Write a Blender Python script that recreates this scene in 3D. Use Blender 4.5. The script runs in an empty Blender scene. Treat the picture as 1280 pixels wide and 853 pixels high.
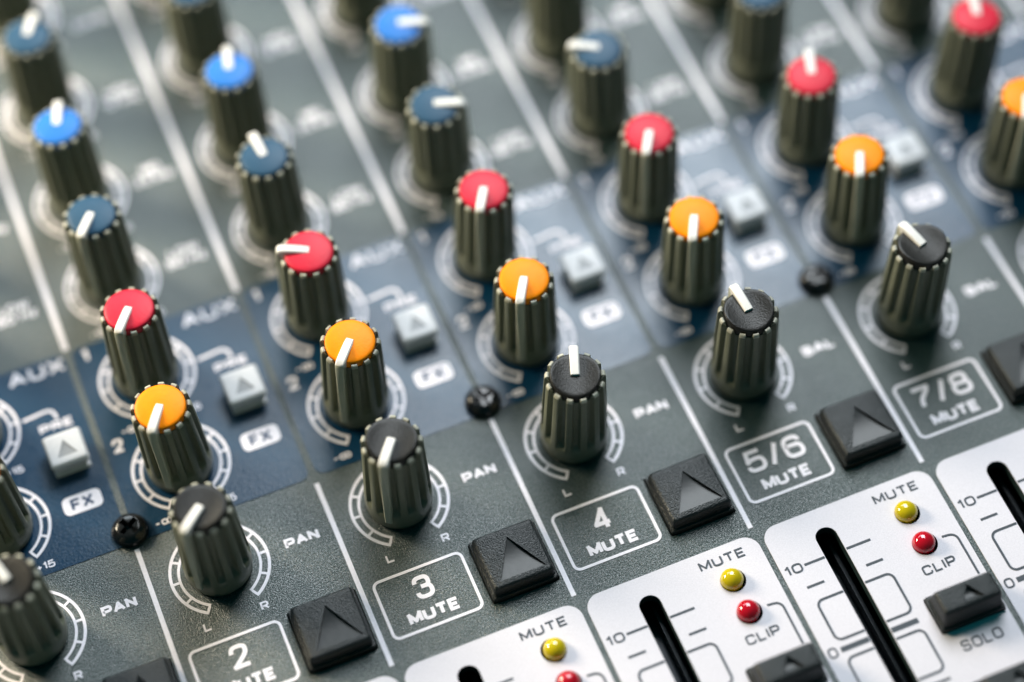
import bpy, bmesh, math, random
from mathutils import Vector, Matrix
random.seed(7)
SC = bpy.context.scene
COL = SC.collection
PI = math.pi
SC.unit_settings.system = 'METRIC'
SC.unit_settings.scale_length = 0.026        # one unit is one channel strip of the console, about 26 mm

# ------------------------------------------------------------------ camera
YAW, PITCH, ROLL = 0.334, 0.9988, -0.0626
CAM = Vector((0.0723, -4.8346, 10.5287))
fwd = Vector((math.sin(YAW)*math.cos(PITCH), math.cos(YAW)*math.cos(PITCH), -math.sin(PITCH)))
r0 = Vector((math.cos(YAW), -math.sin(YAW), 0)); u0 = r0.cross(fwd)
right = math.cos(ROLL)*r0 + math.sin(ROLL)*u0
up = -math.sin(ROLL)*r0 + math.cos(ROLL)*u0
cd = bpy.data.cameras.new('camera'); cam = bpy.data.objects.new('camera', cd); COL.objects.link(cam)
cam.matrix_world = Matrix(((right.x, up.x, -fwd.x, CAM.x), (right.y, up.y, -fwd.y, CAM.y), (right.z, up.z, -fwd.z, CAM.z), (0, 0, 0, 1)))
F_PX = 2839.67
cd.sensor_width = 36; cd.lens = F_PX/1280*36; cd.clip_start = 0.1; cd.clip_end = 500
cd.dof.use_dof = True
cd.dof.focus_distance = 11.75
APERTURE = 0.72                               # lens opening, in scene units
cd.dof.aperture_fstop = cd.lens*1e-3/APERTURE
SC.camera = cam

# ------------------------------------------------------------------ world, lamps, exposure
w = bpy.data.worlds.new('World'); SC.world = w; w.use_nodes = True
bg = w.node_tree.nodes['Background']
bg.inputs[0].default_value = (0.06, 0.88, 0.98, 1); bg.inputs[1].default_value = 0.075
def area(name, target, az, el, dist, sx, sy, power, col):
    """soft box seen from target at azimuth az (degrees from +y towards +x) and elevation el"""
    a, e = math.radians(az), math.radians(el)
    d = Vector((math.sin(a)*math.cos(e), math.cos(a)*math.cos(e), math.sin(e)))
    L = bpy.data.lights.new(name, 'AREA'); L.shape = 'RECTANGLE'; L.size = sx; L.size_y = sy; L.energy = power; L.color = col
    o = bpy.data.objects.new(name, L); COL.objects.link(o)
    o.location = Vector(target)+d*dist; o.rotation_euler = (-d).to_track_quat('-Z', 'Y').to_euler()
    return o
area('window_light', (2.4, 1.8, 0), 30, 53, 16, 7.4, 7.8, 2900, (0.89, 0.95, 0.99))
area('far_glare_light', (2.0, 4.0, 0), 8, 40, 18, 16, 4.0, 1500, (0.82, 0.93, 1.0))  # added lamp with no known source, lifts the glare up the panel
area('side_window_light', (1.6, 1.4, 0), -47, 27, 11, 4.2, 3.2, 2350, (1.0, 0.88, 0.66))
SC.view_settings.view_transform = 'Standard'; SC.view_settings.look = 'None'
SC.view_settings.exposure = 0.0; SC.view_settings.gamma = 1.0
SC.cycles.use_denoising = True
SC.cycles.max_bounces = 8; SC.cycles.caustics_refractive = False; SC.cycles.caustics_reflective = False

# ------------------------------------------------------------------ materials
def mat(name, col, rough=0.5, spec=0.5, metal=0.0, grain=0, grain_amt=0.0, bump=0, bump_str=0.0, rough_var=0.0, coat=0.0, trans=0.0, ior=1.5, dust=0.0, vary=0.0, sparkle=0.0):
    m = bpy.data.materials.new(name); m.use_nodes = True
    nt = m.node_tree; b = nt.nodes['Principled BSDF']; L = nt.links.new
    b.inputs['Roughness'].default_value = rough; b.inputs['Metallic'].default_value = metal
    b.inputs['Specular IOR Level'].default_value = spec; b.inputs['Coat Weight'].default_value = coat; b.inputs['Coat Roughness'].default_value = .34 if trans == 0 else .04
    b.inputs['Transmission Weight'].default_value = trans; b.inputs['IOR'].default_value = ior
    tc = nt.nodes.new('ShaderNodeTexCoord')
    rgb = nt.nodes.new('ShaderNodeRGB'); rgb.outputs[0].default_value = (*col, 1)
    cur = rgb.outputs[0]
    if grain:
        n = nt.nodes.new('ShaderNodeTexNoise'); n.inputs['Scale'].default_value = grain; n.inputs['Detail'].default_value = 3; n.inputs['Roughness'].default_value = .65
        L(tc.outputs['Object'], n.inputs['Vector'])
        mr = nt.nodes.new('ShaderNodeMapRange'); mr.inputs[1].default_value = .3; mr.inputs[2].default_value = .7
        mr.inputs[3].default_value = 1-grain_amt; mr.inputs[4].default_value = 1+grain_amt
        L(n.outputs[0], mr.inputs[0])
        mx = nt.nodes.new('ShaderNodeVectorMath'); mx.operation = 'SCALE'
        L(cur, mx.inputs[0]); L(mr.outputs[0], mx.inputs['Scale']); cur = mx.outputs[0]
    if dust:
        n3 = nt.nodes.new('ShaderNodeTexNoise'); n3.inputs['Scale'].default_value = 58; n3.inputs['Detail'].default_value = 4
        L(tc.outputs['Object'], n3.inputs['Vector'])
        cr = nt.nodes.new('ShaderNodeMapRange'); cr.inputs[1].default_value = .70; cr.inputs[2].default_value = .76; cr.inputs[3].default_value = 0; cr.inputs[4].default_value = dust
        L(n3.outputs[0], cr.inputs[0])
        mm = nt.nodes.new('ShaderNodeMix'); mm.data_type = 'RGBA'; mm.inputs[7].default_value = (.35, .35, .33, 1)
        L(cr.outputs[0], mm.inputs[0]); L(cur, mm.inputs[6]); cur = mm.outputs[2]
    if vary:                                       # every copy a little lighter or darker than the next
        oi = nt.nodes.new('ShaderNodeObjectInfo'); mv = nt.nodes.new('ShaderNodeMapRange')
        mv.inputs[3].default_value = 1-vary; mv.inputs[4].default_value = 1+vary; L(oi.outputs['Random'], mv.inputs[0])
        vm = nt.nodes.new('ShaderNodeVectorMath'); vm.operation = 'SCALE'; L(cur, vm.inputs[0]); L(mv.outputs[0], vm.inputs['Scale']); cur = vm.outputs[0]
    L(cur, b.inputs['Base Color'])
    if bump:
        n2 = nt.nodes.new('ShaderNodeTexNoise'); n2.inputs['Scale'].default_value = bump; n2.inputs['Detail'].default_value = 2
        L(tc.outputs['Object'], n2.inputs['Vector'])
        bp = nt.nodes.new('ShaderNodeBump'); bp.inputs['Strength'].default_value = bump_str; bp.inputs['Distance'].default_value = 0.01
        L(n2.outputs[0], bp.inputs['Height']); L(bp.outputs[0], b.inputs['Normal'])
    if sparkle:                                    # flakes in the paint that shine unevenly
        n5 = nt.nodes.new('ShaderNodeTexNoise'); n5.inputs['Scale'].default_value = 105; n5.inputs['Detail'].default_value = 2
        L(tc.outputs['Object'], n5.inputs['Vector'])
        r5 = nt.nodes.new('ShaderNodeMapRange'); r5.inputs[1].default_value = .33; r5.inputs[2].default_value = .67
        r5.inputs[3].default_value = spec*(1-sparkle); r5.inputs[4].default_value = spec*(1+sparkle)
        L(n5.outputs[0], r5.inputs[0]); L(r5.outputs[0], b.inputs['Specular IOR Level'])
    if rough_var:
        n4 = nt.nodes.new('ShaderNodeTexNoise'); n4.inputs['Scale'].default_value = 3.5; n4.inputs['Detail'].default_value = 5
        L(tc.outputs['Object'], n4.inputs['Vector'])
        r4 = nt.nodes.new('ShaderNodeMapRange'); r4.inputs[1].default_value = .3; r4.inputs[2].default_value = .7
        r4.inputs[3].default_value = rough-rough_var; r4.inputs[4].default_value = rough+rough_var
        L(n4.outputs[0], r4.inputs[0]); L(r4.outputs[0], b.inputs['Roughness'])
    return m
M = dict(
    panel=mat('dark_grey_panel_paint', (.017, .036, .034), .33, 1.0, coat=.06, sparkle=.6, dust=.12, grain=120, grain_amt=.95, bump=150, bump_str=.55, rough_var=.05),
    blue=mat('dark_blue_print', (.001, .036, .085), .31, .52, sparkle=.25, grain=120, grain_amt=.2, bump=90, bump_str=.2, rough_var=.05),
    white=mat('white_print', (.93, .87, .93), .5, .4, grain=60, grain_amt=.06),
    plate=mat('white_plate_paint', (.73, .685, .74), .48, .4, grain=130, grain_amt=.07, bump=170, bump_str=.14, dust=0),
    ink=mat('dark_ink', (.045, .055, .07), .5, .4),
    blueink=mat('blue_ink', (.03, .06, .13), .5, .4),
    rib_tip=mat('top_lit_rib_tips', (.38, .365, .29), .4, .4, vary=.2, grain=25, grain_amt=.35),  # same knob plastic, with light from above painted in as a paler colour
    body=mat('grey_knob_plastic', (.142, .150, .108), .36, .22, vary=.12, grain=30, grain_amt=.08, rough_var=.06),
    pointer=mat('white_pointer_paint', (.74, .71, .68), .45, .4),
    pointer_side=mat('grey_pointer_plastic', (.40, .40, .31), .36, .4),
    cap_black=mat('black_cap', (.015, .014, .013), .33, .22, vary=.2, grain=60, grain_amt=.3, bump=110, bump_str=.22),
    cap_orange=mat('orange_cap', (1.0, .265, .004), .42, .12, grain=20, grain_amt=.05, bump=70, bump_str=.12),
    cap_red=mat('red_cap', (.60, .017, .042), .42, .2, grain=20, grain_amt=.06, bump=70, bump_str=.12),
    cap_blue=mat('bright_blue_cap', (.022, .16, .52), .42, .2, grain=20, grain_amt=.05, bump=70, bump_str=.12),
    cap_navy=mat('dark_blue_cap', (.022, .068, .125), .42, .2, grain=20, grain_amt=.05, bump=70, bump_str=.12),
    button=mat('black_button_rubber', (.007, .010, .011), .38, .45, grain=60, grain_amt=.3, bump=120, bump_str=.55),
    gloss=mat('smooth_black_plastic', (.014, .016, .017), .36, .34, bump=30, bump_str=.05),
    greybutton=mat('light_grey_button', (.70, .68, .69), .42, .4, grain=40, grain_amt=.05),
    greytri=mat('grey_button_triangle', (.30, .30, .31), .42, .4),
    hole=mat('black_inside', (.004, .004, .004), .6, .2),
    track=mat('dark_steel_track', (.05, .053, .06), .32, .5, metal=.7, bump=14, bump_str=.12),
    screw=mat('black_screw', (.010, .010, .011), .19, .5, bump=40, bump_str=.08),
    led_y=mat('yellow_led_plastic', (.90, .68, .008), .06, .5, trans=.38, coat=.5),
    led_r=mat('red_led_plastic', (.80, .008, .028), .06, .5, trans=.42, coat=.5),
    seat_y=mat('yellow_led_seat', (.70, .52, .02), .5, .3),
    seat_r=mat('red_led_seat', (.60, .01, .03), .5, .3),
    case=mat('black_case_steel', (.03, .03, .032), .45, .5, grain=60, grain_amt=.3, bump=80, bump_str=.3),
    table=mat('brown_table', (.16, .11, .07), .45, .4, grain=6, grain_amt=.35),
)

# ------------------------------------------------------------------ mesh helpers
def obj(name, me, parent=None, loc=(0, 0, 0), rot=0.0, label=None):
    o = bpy.data.objects.new(name, me); COL.objects.link(o)
    o.location = loc; o.rotation_euler = (0, 0, rot)
    if parent is not None: o.parent = parent
    if label: o['label'] = label
    return o
def finish(bm, name, m, smooth=False, angle=35):
    bmesh.ops.recalc_face_normals(bm, faces=bm.faces[:])
    me = bpy.data.meshes.new(name); bm.to_mesh(me); bm.free()
    for k in (m if isinstance(m, (list, tuple)) else [m]): me.materials.append(k)
    if smooth:
        me.polygons.foreach_set('use_smooth', [True]*len(me.polygons))
        me.set_sharp_from_angle(angle=math.radians(angle))
    return me
def rrect(x0, y0, x1, y1, r, n=6, cw=False):
    P = []
    for cx, cy, a0 in ((x1-r, y1-r, 0), (x0+r, y1-r, 90), (x0+r, y0+r, 180), (x1-r, y0+r, 270)):
        for k in range(n+1):
            a = math.radians(a0+90*k/n); P.append((cx+r*math.cos(a), cy+r*math.sin(a)))
    return P
def circ(cx, cy, r, n=32): return [(cx+r*math.cos(2*PI*k/n), cy+r*math.sin(2*PI*k/n)) for k in range(n)]
def fill_mesh(name, polys, z0, z1, m, bevel=0):
    """flat shape with holes: first polygon outside, others cut out of it; z0..z1 thick"""
    cu = bpy.data.curves.new(name, 'CURVE'); cu.dimensions = '2D'; cu.fill_mode = 'BOTH'
    cu.extrude = (z1-z0)/2
    for P in polys:
        s = cu.splines.new('POLY'); s.points.add(len(P)-1)
        for p, q in zip(s.points, P): p.co = (q[0], q[1], 0, 1)
        s.use_cyclic_u = True
    o = bpy.data.objects.new(name, cu); COL.objects.link(o)
    bpy.context.view_layer.update()
    me = bpy.data.meshes.new_from_object(o.evaluated_get(bpy.context.evaluated_depsgraph_get()))
    bpy.data.objects.remove(o); bpy.data.curves.remove(cu)
    me.name = name
    zc = (z0+z1)/2
    for v in me.vertices: v.co.z += zc
    me.materials.clear(); me.materials.append(m)
    me.polygons.foreach_set('use_smooth', [False]*len(me.polygons))
    return me
def stroke_bm(bm, pts, wd, z0, z1, closed=False):
    n = len(pts); P = [Vector((p[0], p[1])) for p in pts]; rows = []
    for i in range(n):
        a = P[i-1] if (i or closed) else None; b = P[(i+1) % n] if (i < n-1 or closed) else None
        d1 = (P[i]-a).normalized() if a is not None else None; d2 = (b-P[i]).normalized() if b is not None else None
        if d1 is None: d1 = d2
        if d2 is None: d2 = d1
        t = (d1+d2).normalized(); nn = Vector((-t.y, t.x)); s = wd/2/max(.3, nn.dot(Vector((-d1.y, d1.x))))
        l, r = P[i]+nn*s, P[i]-nn*s
        rows.append([bm.verts.new((l.x, l.y, z1)), bm.verts.new((r.x, r.y, z1)), bm.verts.new((r.x, r.y, z0)), bm.verts.new((l.x, l.y, z0))])
    for i in range(n if closed else n-1):
        A, B = rows[i], rows[(i+1) % n]
        for k in range(3): bm.faces.new((A[k], A[(k+1) % 4], B[(k+1) % 4], B[k])) if k != 1 else bm.faces.new((A[1], A[2], B[2], B[1]))
        bm.faces.new((A[3], A[0], B[0], B[3]))
    if not closed:
        bm.faces.new(rows[0]); bm.faces.new(rows[-1][::-1])
def strokes(name, lines, z0, z1, m):
    bm = bmesh.new()
    for pts, wd, cl in lines: stroke_bm(bm, pts, wd, z0, z1, cl)
    return finish(bm, name, m)
TEXT = {}
# plain square-shouldered capitals drawn as strokes: (points with optional corner radius, closed)
r_ = .26
GLYPH = {
 'A': (.86, [([(0, 0), (.43, 1), (.86, 0)], 0), ([(.15, .33), (.71, .33)], 0)]),
 'B': (.74, [([(0, 0), (0, 1), (.68, 1, .2), (.68, .53, .2), (.0, .53)], 0), ([(.4, .53), (.74, .53, .2), (.74, 0, .2), (0, 0)], 0)]),
 'C': (.76, [([(.76, .70), (.76, 1, r_), (0, 1, r_), (0, 0, r_), (.76, 0, r_), (.76, .30)], 0)]),
 'D': (.76, [([(0, 0), (0, 1), (.76, 1, .3), (.76, 0, .3)], 1)]),
 'E': (.68, [([(.68, 1), (0, 1), (0, 0), (.68, 0)], 0), ([(0, .5), (.60, .5)], 0)]),
 'F': (.68, [([(0, 0), (0, 1), (.68, 1)], 0), ([(0, .5), (.58, .5)], 0)]),
 'G': (.76, [([(.76, .75), (.76, 1, r_), (0, 1, r_), (0, 0, r_), (.76, 0, r_), (.76, .45), (.42, .45)], 0)]),
 'H': (.74, [([(0, 0), (0, 1)], 0), ([(.74, 0), (.74, 1)], 0), ([(0, .5), (.74, .5)], 0)]),
 'I': (.0, [([(0, 0), (0, 1)], 0)]),
 'K': (.7, [([(0, 0), (0, 1)], 0), ([(.7, 1), (.08, .45), (.72, 0)], 0)]),
 'L': (.62, [([(0, 1), (0, 0), (.62, 0)], 0)]),
 'M': (.92, [([(0, 0), (0, 1), (.46, .18), (.92, 1), (.92, 0)], 0)]),
 'N': (.76, [([(0, 0), (0, 1), (.76, 0), (.76, 1)], 0)]),
 'O': (.80, [([(0, 0, .3), (0, 1, .3), (.80, 1, .3), (.80, 0, .3)], 1)]),
 'P': (.74, [([(0, 0), (0, 1), (.74, 1, .25), (.74, .42, .25), (.02, .42)], 0)]),
 'R': (.76, [([(0, 0), (0, 1), (.74, 1, .25), (.74, .45, .25), (.02, .45)], 0), ([(.40, .45), (.76, 0)], 0)]),
 'S': (.74, [([(.72, .74), (.72, 1, .23), (0, 1, .23), (.01, .5, .23), (.74, .5, .23), (.74, 0, .23), (0, 0, .23), (0, .26)], 0)]),
 'T': (.78, [([(0, 1), (.78, 1)], 0), ([(.39, 1), (.39, 0)], 0)]),
 'U': (.78, [([(0, 1), (0, 0, .3), (.78, 0, .3), (.78, 1)], 0)]),
 'W': (1.1, [([(0, 1), (.27, 0), (.55, .95), (.83, 0), (1.1, 1)], 0)]),
 'X': (.80, [([(0, 0), (.80, 1)], 0), ([(0, 1), (.80, 0)], 0)]),
 'z': (.5, [([(0, .66), (.5, .66), (0, 0), (.5, 0)], 0)]),
 'k': (.5, [([(0, 0), (0, 1)], 0), ([(.5, .66), (.06, .3), (.5, 0)], 0)]),
 '0': (.74, [([(0, 0, .33), (0, 1, .33), (.74, 1, .33), (.74, 0, .33)], 1)]),
 '1': (.26, [([(0, .76), (.26, 1), (.26, 0)], 0)]),
 '2': (.74, [([(.0, .68), (.0, 1, .3), (.72, 1, .3), (.72, .60, .22), (0, 0), (.74, 0)], 0)]),
 '3': (.74, [([(0, .74), (0, 1, .26), (.70, 1, .26), (.70, .53, .2), (.26, .53)], 0), ([(.40, .53), (.74, .53, .22), (.74, 0, .28), (0, 0, .28), (0, .27)], 0)]),
 '4': (.78, [([(.56, 0), (.56, 1), (0, .27), (.78, .27)], 0)]),
 '5': (.74, [([(.70, 1), (.10, 1), (.04, .50), (.20, .60, .1), (.74, .62, .3), (.74, 0, .3), (0, 0, .28), (0, .25)], 0)]),
 '6': (.74, [([(.70, .76), (.70, 1, .28), (0, 1, .32), (0, 0, .3), (.74, 0, .28), (.74, .58, .28), (.03, .58)], 0)]),
 '7': (.72, [([(0, 1), (.72, 1), (.70, .85, .2), (.24, .40, .2), (.20, 0)], 0)]),
 '8': (.74, [([(.05, 1, .22), (.69, 1, .22), (.69, .53, .2), (.05, .53, .2)], 1), ([(0, .53, .2), (.74, .53, .2), (.74, 0, .25), (0, 0, .25)], 1)]),
 '9': (.74, [([(.04, .24), (.04, 0, .28), (.74, 0, .32), (.74, 1, .3), (0, 1, .28), (0, .42, .28), (.71, .42)], 0)]),
 '/': (.40, [([(0, -.04), (.40, 1.04)], 0)]),
 '-': (.42, [([(0, .45), (.42, .45)], 0)]),
 '+': (.56, [([(0, .45), (.56, .45)], 0), ([(.28, .15), (.28, .75)], 0)]),
 '.': (.0, [([(0, -.02), (0, .08)], 0)]),
 '\u221e': (1.2, [([(0, .1, .28), (.58, .1, .28), (.58, .8, .28), (0, .8, .28)], 1), ([(.62, .1, .28), (1.2, .1, .28), (1.2, .8, .28), (.62, .8, .28)], 1)]),
 ' ': (.2, []),
}
def fillet(P, closed, n=5):
    out = []
    for i, p in enumerate(P):
        rad = p[2] if len(p) > 2 else 0
        v = Vector(p[:2])
        if rad == 0 or (not closed and i in (0, len(P)-1)): out.append(v); continue
        a, b = Vector(P[i-1][:2]), Vector(P[(i+1) % len(P)][:2])
        da, db = a-v, b-v
        ra, rb = min(rad, da.length*.5 if len(P[i-1]) > 2 else da.length*.95), min(rad, db.length*.5 if len(P[(i+1) % len(P)]) > 2 else db.length*.95)
        s, e = v+da.normalized()*ra, v+db.normalized()*rb
        for k in range(n+1):
            t = k/n; out.append(s*(1-t)**2+v*2*t*(1-t)+e*t*t)
    Q = [out[0]]
    for v in out[1:]:
        if (v-Q[-1]).length > 1e-4: Q.append(v)
    if closed and (Q[0]-Q[-1]).length < 1e-4: Q.pop()
    return Q
def text_mesh(s, x0, y0, x1, y1, z, m, weight=0.012, name='lettering'):
    """printed lettering filling the box x0..x1, y0..y1, drawn with strokes of the given width"""
    key = (s, round(x1-x0, 3), round(y1-y0, 3), m.name, weight)
    if key in TEXT: return TEXT[key]
    rows = s.split('\n'); gap = .36; W_ = []
    for row in rows: W_.append(sum(GLYPH[c][0] for c in row)+gap*(len(row)-1))
    wmax = max(W_); n = len(rows); ht = n+.45*(n-1)
    sx = (x1-x0-weight)/max(wmax, .01); sy = (y1-y0-weight)/ht
    if wmax < .3: sx = sy*.9
    bm = bmesh.new(); q = 0
    for ri, row in enumerate(rows):
        x = (wmax-W_[ri])/2; yb = ht-1-ri*1.45
        for c in row:
            gw, S = GLYPH[c]
            for P, cl in S:
                pts = [Vector(((v.x+x-wmax/2)*sx, (v.y+yb-ht/2)*sy)) for v in fillet(P, cl)]
                runs = [pts]
                if not cl:                      # break the stroke at sharp turns so that no spike grows there
                    runs = [[pts[0]]]
                    for k in range(1, len(pts)):
                        runs[-1].append(pts[k])
                        if k < len(pts)-1 and (pts[k]-pts[k-1]).normalized().dot((pts[k+1]-pts[k]).normalized()) < -.1: runs.append([pts[k]])
                for j, rn in enumerate(runs):
                    if len(runs) > 1:
                        if j: rn[0] = rn[0]+(rn[0]-rn[1]).normalized()*weight*.38
                        if j < len(runs)-1: rn[-1] = rn[-1]+(rn[-1]-rn[-2]).normalized()*weight*.38
                    stroke_bm(bm, rn, weight, 0, .0012+.0002*(q % 5), bool(cl)); q += 1
            x += gw+gap
    me = finish(bm, name, m)
    TEXT[key] = me
    return me
def letter(name, s, box, z, m, parent, origin=(0, 0), weight=0.012, label=None):
    me = text_mesh(s, *box, z, m, weight, name)
    return obj(name, me, parent, ((box[0]+box[2])/2-origin[0], (box[1]+box[3])/2-origin[1], z), 0, label)
def loft(bm, loops, cap_bottom=True, cap_top=True, mi=0):
    rows = [[bm.verts.new(p) for p in L] for L in loops]
    n = len(rows[0])
    for A, B in zip(rows, rows[1:]):
        for k in range(n):
            f = bm.faces.new((A[k], A[(k+1) % n], B[(k+1) % n], B[k])); f.material_index = mi
    if cap_bottom: bm.faces.new(rows[0][::-1]).material_index = mi
    if cap_top: bm.faces.new(rows[-1]).material_index = mi
    return rows

# ------------------------------------------------------------------ proportions read off the console (strip = 1 unit)
KX = 0.367
ROWS = dict(pan=0.871, fx=1.534, aux=2.147, low=2.820, mid=3.456, high=4.178, gain=4.93)
STRIPS = range(-2, 7)
NUMBER = {-2: '', -1: '1', 0: '2', 1: '3', 2: '4', 3: '5/6', 4: '7/8', 5: '9/10', 6: '11/12'}
def in_view(x, y, z=0, margin=170):
    """is this place in, or just outside, the part of the console that is modelled"""
    v = Vector((x, y, z))-CAM; d = v.dot(fwd)
    px = 640+F_PX*v.dot(right)/d; py = 426.5-F_PX*v.dot(up)/d
    return -margin < px < 1280+margin and -margin < py < 853+margin
SLOT = (.279, -3.6, .397, -.147)
LEDS = [('y', .786, -.240), ('r', .786, -.436)]
MB = (.787, .302); PB = (.827, 1.822); SB = (.807, -.827); SB2 = (.807, -1.334)

# ------------------------------------------------------------------ the table and the console's body
tb = bmesh.new()
loft(tb, [[(-30, -30, -1.9), (40, -30, -1.9), (40, 40, -1.9), (-30, 40, -1.9)], [(-30, -30, -1.4), (40, -30, -1.4), (40, 40, -1.4), (-30, 40, -1.4)]])
tt = obj('table_top', finish(tb, 'table_top', M['table'])); tt['kind'] = 'structure'
console = bpy.data.objects.new('mixing_console', None); COL.objects.link(console); console.location = (2.5, 1.5, -1.4)
console['label'] = 'dark grey audio mixing console with coloured fluted knobs, square buttons and white fader plates'
console['category'] = 'mixing console'
OFF = Vector((-2.5, -1.5, 1.4))
def part(name, me, loc=(0, 0, 0), rot=0, label=None):
    return obj(name, me, console, Vector(loc)+OFF, rot, label)
X0, X1, Y0, Y1 = -2.6, 8.6, -4.6, 8.4
bm = bmesh.new()
def rl(x0, y0, x1, y1, r, z): return [(x, y, z) for x, y in rrect(x0, y0, x1, y1, r)]
loft(bm, [rl(X0, Y0, X1, Y1, .2, -1.4), rl(X0, Y0, X1, Y1, .2, -.062)], True, False)
loft(bm, [rl(X0+.05, Y0+.05, X1-.05, Y1-.05, .16, -.062), rl(X0+.05, Y0+.05, X1-.05, Y1-.05, .16, -.35)], False, True)
part('case', finish(bm, 'case', M['case']))
# faceplate with every slot, lamp hole and button hole cut through it
holes = []; plate_holes = {}
for i in STRIPS:
    hs = rrect(i+SLOT[0], SLOT[1], i+SLOT[2], SLOT[3], .058, 8)
    holes.append(hs); ph = [hs]
    for c, x, y in LEDS:
        h = circ(i+x, y, .068, 28); holes.append(h); ph.append(h)
    for cx, cy, a, b in ((*SB, .1835, .108), (*SB2, .1835, .108)):
        h = rrect(i+cx-a, cy-b, i+cx+a, cy+b, .012, 3); holes.append(h); ph.append(h)
    plate_holes[i] = ph
    holes.append(rrect(i+MB[0]-.187, MB[1]-.187, i+MB[0]+.187, MB[1]+.187, .014, 3))
    holes.append(rrect(i+PB[0]-.105, PB[1]-.105, i+PB[0]+.105, PB[1]+.105, .012, 3))
part('faceplate', fill_mesh('faceplate', [rrect(X0, Y0, X1, Y1, .2)]+holes, -.06, 0, M['panel']))

# ------------------------------------------------------------------ printed lines between the strips
def line_mesh(ln, wd): return strokes('divider_line', [([(0, 0), (0, ln)], wd, False)], 0.0005, .0025, M['white'])
lo_line = line_mesh(1.148, .026); hi_line = line_mesh(4.6, .032)
for i in range(-2, 8):
    if in_view(i, .6, 0, 260): part('divider_line', lo_line, (i, 0, 0))
    part('divider_line', hi_line, (i, 2.494, 0))

# ------------------------------------------------------------------ dial scales
def dial():
    L = []
    seg = 60
    arc = lambda r: [(r*math.sin(math.radians(a)), r*math.cos(math.radians(a))) for a in [-150+300*k/seg for k in range(seg+1)]]
    L.append((arc(.2600), .0165, False)); L.append((arc(.2145), .0145, False))
    for k in range(11):
        a = math.radians(-150+30*k + (1.4 if k == 0 else -1.4 if k == 10 else 0)); s, c = math.sin(a), math.cos(a)
        L.append(([(.2220*s, .2220*c), (.2515*s, .2515*c)], .0145, False))
    return strokes('dial_scale', L, .0005, .0025, M['white'])
DIAL = dial()
DIAL_BLUE = DIAL.copy()
for v in DIAL_BLUE.vertices: v.co.z += .0030

# ------------------------------------------------------------------ knobs
def knob_body():
    NR, per = 13, 14; N = NR*per
    # height, outer radius of the ribs, depth of the grooves
    rows = [(.012, .160, 0), (.014, .168, 0), (.024, .1745, 0), (.06, .1790, 0), (.105, .1795, 0), (.140, .1785, 0),
            (.152, .1780, .15), (.162, .1775, .5), (.174, .1770, .85), (.19, .1763, 1), (.22, .1752, 1), (.32, .1712, 1), (.44, .1665, 1),
            (.560, .1618, 1), (.600, .1602, 1), (.615, .1590, 1), (.625, .1560, 1), (.631, .1510, 1), (.633, .1450, 1), (.632, .1390, 1), (.626, .1345, 1)]
    loops = []
    for z, r, dep in rows:
        L = []
        for k in range(N):
            a = 2*PI*k/N; c = math.cos(NR*a)
            s = min(1, max(0, .5+1.35*(c+.04))); s = s*s*(3-2*s)
            core = min(r, .1795-.036-.030*(z-.15)) if dep else r
            rr = r-(r-min(r, core))*dep*(1-s)
            rr = max(rr, .1345) if z < .62 else rr
            zz = z if s > .5 or z < .59 else .59+(z-.59)*.25*s
            L.append((rr*math.sin(a), rr*math.cos(a), zz))
        loops.append(L)
    loops.append([(.128*math.sin(2*PI*k/N), .128*math.cos(2*PI*k/N), .588) for k in range(N)])
    bm = bmesh.new(); loft(bm, loops)
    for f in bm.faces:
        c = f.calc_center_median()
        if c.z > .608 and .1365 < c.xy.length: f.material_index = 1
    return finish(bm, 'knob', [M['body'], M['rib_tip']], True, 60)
def knob_cap(m, scoop, dome):
    # disc whose top is scooped along the pointer (black ones) or gently domed (coloured ones)
    N = 64; bm = bmesh.new(); loops = []
    top = lambda x: .642+scoop*(x/.131)**2
    for f, r in ((0, .129), (.7, .1315), (.90, .1318), (.97, .1300), (1, .1265)):
        loops.append([(r*math.sin(2*PI*k/N), r*math.cos(2*PI*k/N), .570+(top(r*math.sin(2*PI*k/N))-.570)*f) for k in range(N)])
    for r in (.118, .105, .085, .065, .045, .025, .008):
        loops.append([(r*math.sin(2*PI*k/N), r*math.cos(2*PI*k/N), top(r*math.sin(2*PI*k/N))+.0015+dome*(1-(r/.1265)**2)) for k in range(N)])
    loft(bm, loops)
    return finish(bm, 'cap', m, True, 50)
def knob_pointer():
    # bar lying on the cap from its middle to the rim, then bent down the side as a raised rib
    prof = [(-.006, .640, .0235), (-.004, .660, .0235), (.06, .668, .024), (.130, .672, .0245), (.156, .669, .0245), (.170, .658, .024), (.1755, .636, .0235),
            (.1770, .60, .0230), (.1820, .42, .0220), (.1865, .22, .0205), (.1885, .10, .0195)]
    inn = [(-.004, .640), (.0, .640), (.06, .640), (.115, .635), (.125, .62), (.135, .60), (.140, .585), (.142, .56), (.148, .42), (.155, .22), (.160, .07)]
    bm = bmesh.new(); rows = []
    for (y, z, hw), (yi, zi) in zip(prof, inn):
        b = hw*.74
        dy, dz = y-yi, z-zi; ln = math.hypot(dy, dz) or 1; ey, ez = dy/ln*.006, dz/ln*.006
        rows.append([bm.verts.new(p) for p in ((-hw, yi, zi), (-hw, y-ey, z-ez), (-b, y, z), (b, y, z), (hw, y-ey, z-ez), (hw, yi, zi))])
    for j, (A, B) in enumerate(zip(rows, rows[1:])):
        for k in range(5):
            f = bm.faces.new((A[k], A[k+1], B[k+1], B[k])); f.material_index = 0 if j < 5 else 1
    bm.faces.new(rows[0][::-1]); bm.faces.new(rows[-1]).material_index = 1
    return finish(bm, 'pointer', [M['pointer'], M['pointer_side']], True, 40)
BODY = knob_body(); POINTER = knob_pointer()
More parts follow.
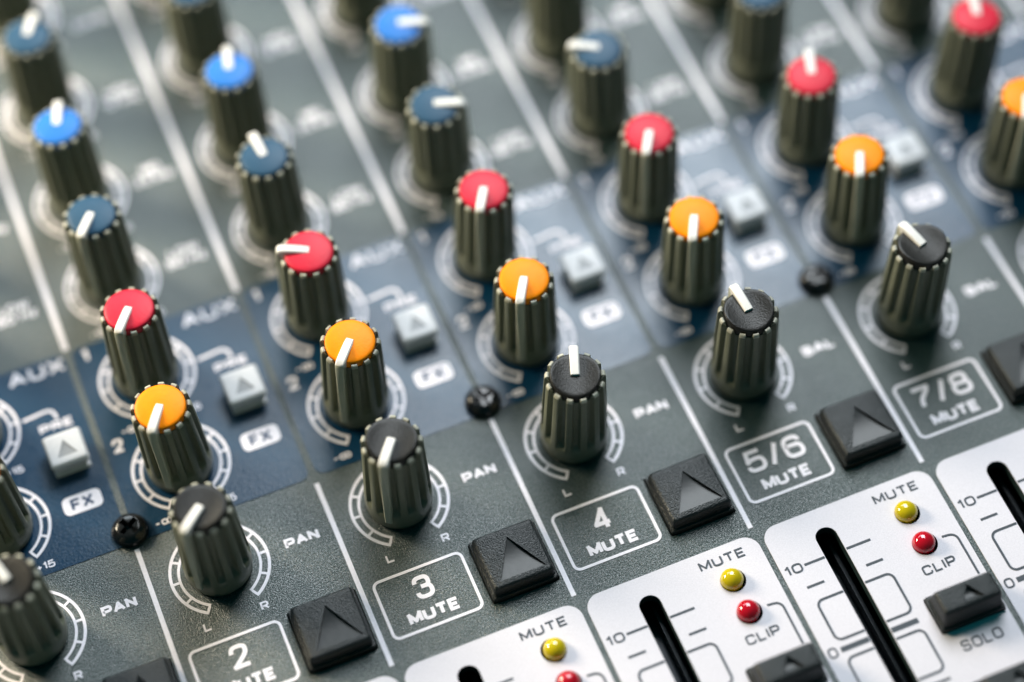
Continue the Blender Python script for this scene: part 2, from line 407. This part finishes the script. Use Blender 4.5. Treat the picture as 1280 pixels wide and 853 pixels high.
CAPS = {k: knob_cap(M['cap_'+k], .024 if k == 'black' else .003, 0 if k == 'black' else .0145) for k in ('black', 'orange', 'red', 'blue', 'navy')}
ROWCAP = dict(pan='black', fx='orange', aux='red', low='navy', mid='blue', high='navy', gain='black')
CAPWORD = dict(black='black', orange='orange', red='red', blue='bright blue', navy='dark blue')
# pointer angle, clockwise from straight up the strip; and how far the top leans off its base (dx, dy)
ANG = {('pan', -1): -18, ('pan', 0): -133, ('pan', 1): -144, ('pan', 2): 20, ('pan', 3): -4, ('pan', 4): -15, ('pan', 5): 0,
       ('fx', -1): -150, ('fx', 0): -148, ('fx', 1): -141, ('fx', 2): -150, ('fx', 3): -152, ('fx', 4): -153, ('fx', 5): -150,
       ('aux', -1): -150, ('aux', 0): -145, ('aux', 1): -66, ('aux', 2): -150, ('aux', 3): -149, ('aux', 4): 20, ('aux', 5): 18,
       ('low', -1): 0, ('low', 0): -144, ('low', 1): -4, ('low', 2): 114, ('low', 3): -62, ('low', 4): 10,
       ('mid', 0): 18, ('mid', 1): 14, ('mid', 2): 112, ('mid', 3): -70, ('high', 0): 31, ('high', 1): -66, ('high', 2): 20}
def clock(a):
    h = round((a % 360)/30) % 12
    return ['twelve', 'one', 'two', 'three', 'four', 'five', 'six', 'seven', 'eight', 'nine', 'ten', 'eleven'][h]
LEAN = {}
LEAN.update({('pan', 0): (-0.002, 0.015), ('pan', 1): (0.01, -0.001), ('pan', 2): (0.011, -0.014), ('pan', 3): (-0.007, -0.007), ('pan', 4): (0.011, 0.004), ('fx', 0): (-0.011, -0.008), ('fx', 1): (0.02, -0.021), ('fx', 2): (-0.002, -0.019), ('fx', 3): (-0.016, -0.013), ('fx', 4): (-0.019, 0.013), ('aux', 0): (0.017, 0.018), ('aux', 1): (0.01, -0.011), ('aux', 2): (0.022, -0.003), ('aux', 3): (-0.002, -0.008), ('aux', 4): (-0.012, -0.0), ('aux', 5): (0.029, 0.011), ('low', 0): (0.008, 0.016), ('low', 1): (-0.004, 0.016), ('low', 2): (-0.013, -0.023), ('low', 3): (-0.022, -0.02), ('mid', 0): (0.007, 0.05), ('mid', 1): (0.013, 0.04), ('mid', 2): (0.01, -0.03), ('high', 0): (0.028, 0.025)})
for row, y in ROWS.items():
    for i in STRIPS:
        x = i+KX
        if not (in_view(x, y) or in_view(x, y, .66)): continue
        a = ANG.get((row, i), random.choice((-150, -30, 10, 40)))
        c = ROWCAP[row]
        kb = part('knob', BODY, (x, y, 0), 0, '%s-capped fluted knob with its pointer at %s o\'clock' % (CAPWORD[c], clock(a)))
        dx, dy = LEAN.get((row, i), (0, 0))
        kb.rotation_euler = (-dy/.66, dx/.66, -math.radians(a))
        kb.rotation_mode = 'XYZ'
        m3 = Matrix.Rotation(-dy/.66, 3, 'X') @ Matrix.Rotation(dx/.66, 3, 'Y') @ Matrix.Rotation(-math.radians(a), 3, 'Z')
        kb.rotation_euler = m3.to_euler()
        obj('cap', CAPS[c], kb); obj('pointer', POINTER, kb)
        blue = row in ('fx', 'aux')
        ds = part('dial_scale', DIAL_BLUE if blue else DIAL, (x, y, 0))
        z = .0035 if blue else .0005
        if row == 'pan':
            for s, xx in (('L', -.162), ('R', .148)):
                letter('lettering', s, (xx-.022, -.320, xx+.022, -.270), z, M['white'], ds, weight=.0105)
        elif row in ('fx', 'aux', 'gain'):
            letter('lettering', '-\u221e', (-.235, -.310, -.135, -.262), z, M['white'], ds, weight=.0095)
            letter('lettering', '+15', (.115, -.312, .215, -.268), z, M['white'], ds, weight=.0085)
        else:
            letter('lettering', '-15', (-.215, -.312, -.12, -.268), z, M['white'], ds, weight=.0085)
            letter('lettering', '+15', (.115, -.312, .215, -.268), z, M['white'], ds, weight=.0085)

# ------------------------------------------------------------------ blue aux panels with their print
BLUE = fill_mesh('aux_panel', [rrect(.019, 1.190, .981, 2.480, .055)], .0005, .003, M['blue'])
PILL = fill_mesh('fx_badge', [rrect(-.106, -.057, .106, .057, .034)], 0, .0014, M['white'])
HOOK = strokes('hook_line', [([(.655, 2.140), (.780, 2.153), (.805, 2.150), (.822, 2.138), (.830, 2.118), (.833, 2.085)], .016, False)], .0035, .0049, M['white'])
for i in STRIPS:
    bp = part('aux_panel', BLUE, (i, 0, 0))
    if not any(in_view(i+.6, y) for y in (1.4, 1.9, 2.4)): continue
    letter('aux_lettering', 'AUX', (.648, 2.368, .968, 2.458), .0035, M['white'], bp, weight=.019)
    letter('pre_lettering', 'PRE', (.725, 2.020, .912, 2.072), .0035, M['white'], bp, weight=.0115)
    letter('number_lettering', '1', (.070, 2.372, .108, 2.456), .0035, M['white'], bp, weight=.02)
    letter('number_lettering', '2', (.060, 1.745, .122, 1.832), .0035, M['white'], bp, weight=.017)
    obj('hook_line', HOOK, bp)
    pl = part('fx_badge', PILL, (i+.816, 1.532, .0035))
    letter('fx_lettering', 'FX', (-.062, -.036, .062, .036), .0018, M['blueink'], pl, weight=.015)

# ------------------------------------------------------------------ equalizer lettering
for i in STRIPS:
    for s, y in (('LOW\n80 Hz', 2.848), ('MID\n2.5 kHz', 3.480), ('HIGH\n12 kHz', 4.110), ('GAIN', 4.748)):
        if in_view(i+.8, y):
            h = .062 if '\n' in s else .035
            part('eq_lettering', text_mesh(s, -.115, -h, .115, h, 0, M['white'], .011, 'eq_lettering'), (i+.805, y, .0005))
for i in STRIPS:
    if in_view(i+.8, .86):
        s = 'BAL' if i >= 3 else 'PAN'
        part('pan_lettering', text_mesh(s, -.094, -.030, .094, .030, 0, M['white'], .0158, 'pan_lettering'), (i+.818, .866, .0005))

# ------------------------------------------------------------------ buttons
def button(name, hx, hy, thx, thy, h, m, mtri, tri, depth, flange=.03):
    """push button rising out of its hole: flange, sloped sides, top with a sunk triangle"""
    b = bmesh.new()
    R = lambda a, c, z, r: [(x, y, z) for x, y in rrect(-a, -c, a, c, r, 4)]
    loops = [R(hx, hy, -.14, .012), R(hx, hy, flange-.006, .012), R(hx-.003, hy-.003, flange-.001, .012), R(hx-.010, hy-.010, flange, .012),
             R(hx-.014, hy-.014, flange+.002, .014), R(thx+.012, thy+.012, h-.022, .016), R(thx+.006, thy+.006, h-.008, .018), R(thx, thy, h-.002, .02), R(thx-.008, thy-.008, h, .02)]
    loft(b, loops, True, False)
    top = fill_mesh('top', [rrect(-thx+.008, -thy+.008, thx-.008, thy-.008, .02, 4), tri], 0, 0, m)
    b.from_mesh(top)
    for v in b.verts:
        if abs(v.co.z) < 1e-7: v.co.z = h
    bmesh.ops.remove_doubles(b, verts=b.verts[:], dist=.0008)
    me = finish(b, name, m, True, 32)
    t = bmesh.new()                               # sunk floor, dished from its base to its apex, with upright walls
    (xa, y0), (xb, _), (xc, y1) = tri; NB = 10; L_, R_ = [], []
    dep = lambda u: depth*(.42+.62*math.sin(PI*min(1, u*1.02))**1.0)
    for k in range(NB+1):
        u = k/NB*.985; y = y0+(y1-y0)*u
        L_.append((xa+(xc-xa)*u, y, dep(u))); R_.append((xb+(xc-xb)*u, y, dep(u)))
    fl = [(t.verts.new((l[0], l[1], h-l[2])), t.verts.new((r[0], r[1], h-r[2]))) for l, r in zip(L_, R_)]
    for (p, q), (p2, q2) in zip(fl, fl[1:]): t.faces.new((p, q, q2, p2)).smooth = True
    for S_ in (L_, R_):
        up_ = [t.verts.new((x, y, h)) for x, y, d in S_]; dn = [t.verts.new((x, y, h-d)) for x, y, d in S_]
        for k in range(NB): t.faces.new((dn[k], dn[k+1], up_[k+1], up_[k]))
    for E_ in (0, NB):
        t.faces.new([t.verts.new(p) for p in ((L_[E_][0], L_[E_][1], h), (R_[E_][0], R_[E_][1], h), (R_[E_][0], R_[E_][1], h-R_[E_][2]), (L_[E_][0], L_[E_][1], h-L_[E_][2]))])
    tm = bpy.data.meshes.new('triangle_mark'); t.to_mesh(tm); t.free(); tm.materials.append(mtri)
    return me, tm
def tri(cx, y0, y1, w): return [(cx-w/2, y0), (cx+w/2, y0), (cx, y1)]
MUTE_B = button('mute_button', .180, .180, .156, .152, .098, M['button'], M['gloss'], tri(.008, -.122, .104, .250), .018)
PRE_B = button('pre_button', .098, .098, .094, .092, .125, M['greybutton'], M['greytri'], tri(.0, -.055, .045, .11), .006, .02)
SOLO_B = button('solo_button', .180, .104, .150, .060, .150, M['button'], M['gloss'], tri(.010, -.044, .046, .120), .022, .034)
for i in STRIPS:
    if in_view(i+MB[0], MB[1]):
        o = part('mute_button', MUTE_B[0], (i+MB[0]+random.uniform(-.002, .002), MB[1], random.uniform(-.004, .004))); obj('triangle_mark', MUTE_B[1], o)
        o.rotation_euler = (random.uniform(-.02, .02), random.uniform(-.02, .02), random.uniform(-.012, .012))
    if in_view(i+PB[0], PB[1]):
        o = part('pre_button', PRE_B[0], (i+PB[0], PB[1], random.uniform(-.006, .004))); obj('triangle_mark', PRE_B[1], o)
        o.rotation_euler = (random.uniform(-.02, .02), random.uniform(-.02, .02), random.uniform(-.012, .012))
    for S in (SB, SB2):
        if in_view(i+S[0], S[1]):
            o = part('solo_button' if S is SB else 'routing_button', SOLO_B[0], (i+S[0], S[1], 0)); obj('triangle_mark', SOLO_B[1], o)

# ------------------------------------------------------------------ mute name boxes
FRAME = strokes('mute_label', [(rrect(.066, .126, .552, .470, .034), .0155, True)], .0005, .0025, M['white'])
for i in STRIPS:
    if not in_view(i+.3, .3) or not NUMBER[i]: continue
    f = part('mute_label', FRAME, (i, 0, 0))
    n = NUMBER[i]; hw = {1: .050, 3: .168, 4: .19, 5: .21}[len(n)]
    letter('number_lettering', n, (.306-hw, .288, .306+hw, .424), .0005, M['white'], f, weight=.0235)
    letter('mute_lettering', 'MUTE', (.168, .168, .447, .238), .0005, M['white'], f, weight=.0185)

# ------------------------------------------------------------------ white fader plates
def arcpts(cx, cy, r, a0, a1, n=6): return [(cx+r*math.cos(math.radians(a0+(a1-a0)*k/n)), cy+r*math.sin(math.radians(a0+(a1-a0)*k/n))) for k in range(n+1)]
def scale_marks():
    L = []; W = .0125
    gl, gr = SLOT[0]-.004, SLOT[2]+.004
    L += [([(.160, -.305), (gl, -.305)], W, False), ([(gr, -.305), (.538, -.305)], W, False),
          ([(.115, -.428), (.212, -.428)], W, False), ([(.450, -.432), (.545, -.432)], W, False)]
    def box(top, bot):
        L.append(([(gl, top)]+arcpts(.122+.036, top-.036, .036, 90, 180)+arcpts(.122+.036, bot+.036, .036, 180, 270)+[(gl, bot)], W, False))
        L.append(([(gr, top)]+arcpts(.550-.036, top-.036, .036, 90, 0)+arcpts(.550-.036, bot+.036, .036, 0, -90)+[(gr, bot)], W, False))
    box(-.517, -.756); box(-.862, -1.104)
    box(-1.21, -1.45)
    L += [([(.118, -.808), (gl, -.808)], .028, False), ([(gr, -.811), (.550, -.811)], .028, False)]
    L += [([(.118, -1.157), (gl, -1.157)], W, False), ([(gr, -1.157), (.550, -1.157)], W, False)]
    L.append(([(.884, -.437), (.922, -.441)]+arcpts(.918, -.481, .040, 80, 0)[1:]+[(.958, -.700)], .0115, False))
    return [strokes('scale_mark', [l], .0065, .0080, M['ink']) for l in L]
MARKS = scale_marks()
def dome(m, name):
    N = 40; b = bmesh.new(); loops = [[(r*math.cos(2*PI*k/N), r*math.sin(2*PI*k/N), z) for k in range(N)] for z, r in
        [(-.10, .0600), (0.0, .0610)]+[(.012+.052*math.sin(t), .0610*math.cos(t)) for t in [PI/2*j/9 for j in range(9)]]+[(.0635, .006)]]
    loft(b, loops); return finish(b, name, m, True, 60)
def led_seat(m):
    N = 24; b = bmesh.new(); loft(b, [[(r*math.cos(2*PI*k/N), r*math.sin(2*PI*k/N), z) for k in range(N)] for z, r in ((-.09, .052), (-.03, .052), (-.018, .040), (-.03, .02))])
    return finish(b, 'led_seat', m, True)
LED = dict(y=(dome(M['led_y'], 'led'), led_seat(M['seat_y'])), r=(dome(M['led_r'], 'led'), led_seat(M['seat_r'])))
LEDOFF = {(1, 'y'): (.006, -.001), (3, 'y'): (-.005, .005), (2, 'y'): (-.005, .004), (2, 'r'): (-.005, .005), (3, 'r'): (-.005, .004)}
tk = bmesh.new(); loft(tk, [[(-.05, SLOT[1], z), (.05, SLOT[1], z), (.05, SLOT[3]-.01, z), (-.05, SLOT[3]-.01, z)] for z in (-.26, -.22)])
loft(tk, [[(.030, SLOT[1], z), (.050, SLOT[1], z), (.050, SLOT[3]-.01, z), (.030, SLOT[3]-.01, z)] for z in (-.21, -.13)])
TRACK = finish(tk, 'fader_track', M['track'])
for i in STRIPS:
    pm = fill_mesh('fader_plate', [rrect(.031, -3.9, .999, -.034, .085, 10)]+[[(x-i, y) for x, y in h] for h in plate_holes[i]], .0005, .006, M['plate'])
    p = part('fader_plate', pm, (i, 0, 0))
    part('fader_track', TRACK, (i+.338, 0, 0))
    if not any(in_view(i+x, y) for x, y in ((.2, -.3), (.8, -.2), (.5, -.7), (.9, -.9))): continue
    for mk in MARKS: obj('scale_mark', mk, p)
    z = .0065
    letter('mute_lettering', 'MUTE', (.656, -.136, .910, -.083), z, M['ink'], p, weight=.0095)
    letter('clip_lettering', 'CLIP', (.700, -.606, .886, -.551), z, M['ink'], p, weight=.0095)
    letter('solo_lettering', 'SOLO', (.682, -1.060, .912, -1.000), z, M['ink'], p, weight=.0095)
    letter('number_lettering', '10', (.050, -.335, .146, -.280), z, M['ink'], p, weight=.0095)
    letter('number_lettering', '0', (.048, -.837, .098, -.779), z, M['ink'], p, weight=.0095)
    for c, x, y in LEDS:
        dx, dy = LEDOFF.get((i, c), (random.uniform(-.004, .004), random.uniform(-.004, .004)))
        l = part('led', LED[c][0], (i+x+dx, y+dy, 0), 0, 'yellow mute lamp dome' if c == 'y' else 'red clip lamp dome')
        obj('led_seat', LED[c][1], l)

# ------------------------------------------------------------------ screws
def screw():
    N = 40; b = bmesh.new()
    prof = [(-.02, .085), (.004, .098), (.018, .099), (.040, .088), (.055, .070), (.061, .060)]
    loops = [[(r*math.cos(2*PI*k/N), r*math.sin(2*PI*k/N), z) for k in range(N)] for z, r in prof]
    rows = loft(b, loops, True, False)
    cross = [(.014, .055), (.014, .014), (.055, .014), (.055, -.014), (.014, -.014), (.014, -.055), (-.014, -.055), (-.014, -.014), (-.055, -.014), (-.055, .014), (-.014, .014), (-.014, .055)]
    # top ring down into a cross-shaped drive
    top = fill_mesh('t', [circ(0, 0, .060, N), cross], 0, 0, M['screw'])
    k0 = len(b.verts); b.from_mesh(top); b.verts.ensure_lookup_table()
    for v in list(b.verts)[k0:]: v.co.z = .061
    A = [b.verts.new((x, y, .061)) for x, y in cross]; B = [b.verts.new((x*.6, y*.6, .022)) for x, y in cross]
    for k in range(12): b.faces.new((A[k], A[(k+1) % 12], B[(k+1) % 12], B[k]))
    b.faces.new(B)
    bmesh.ops.remove_doubles(b, verts=b.verts[:], dist=.0006)
    return finish(b, 'screw', M['screw'], True, 35)
SCREW = screw()
for x, rz in ((-2, .2), (0, .55), (2, .15), (4, .9), (6, .4)):
    if in_view(x, 1.262): part('screw', SCREW, (x, 1.262, .004), rz, 'black domed cross-head screw')
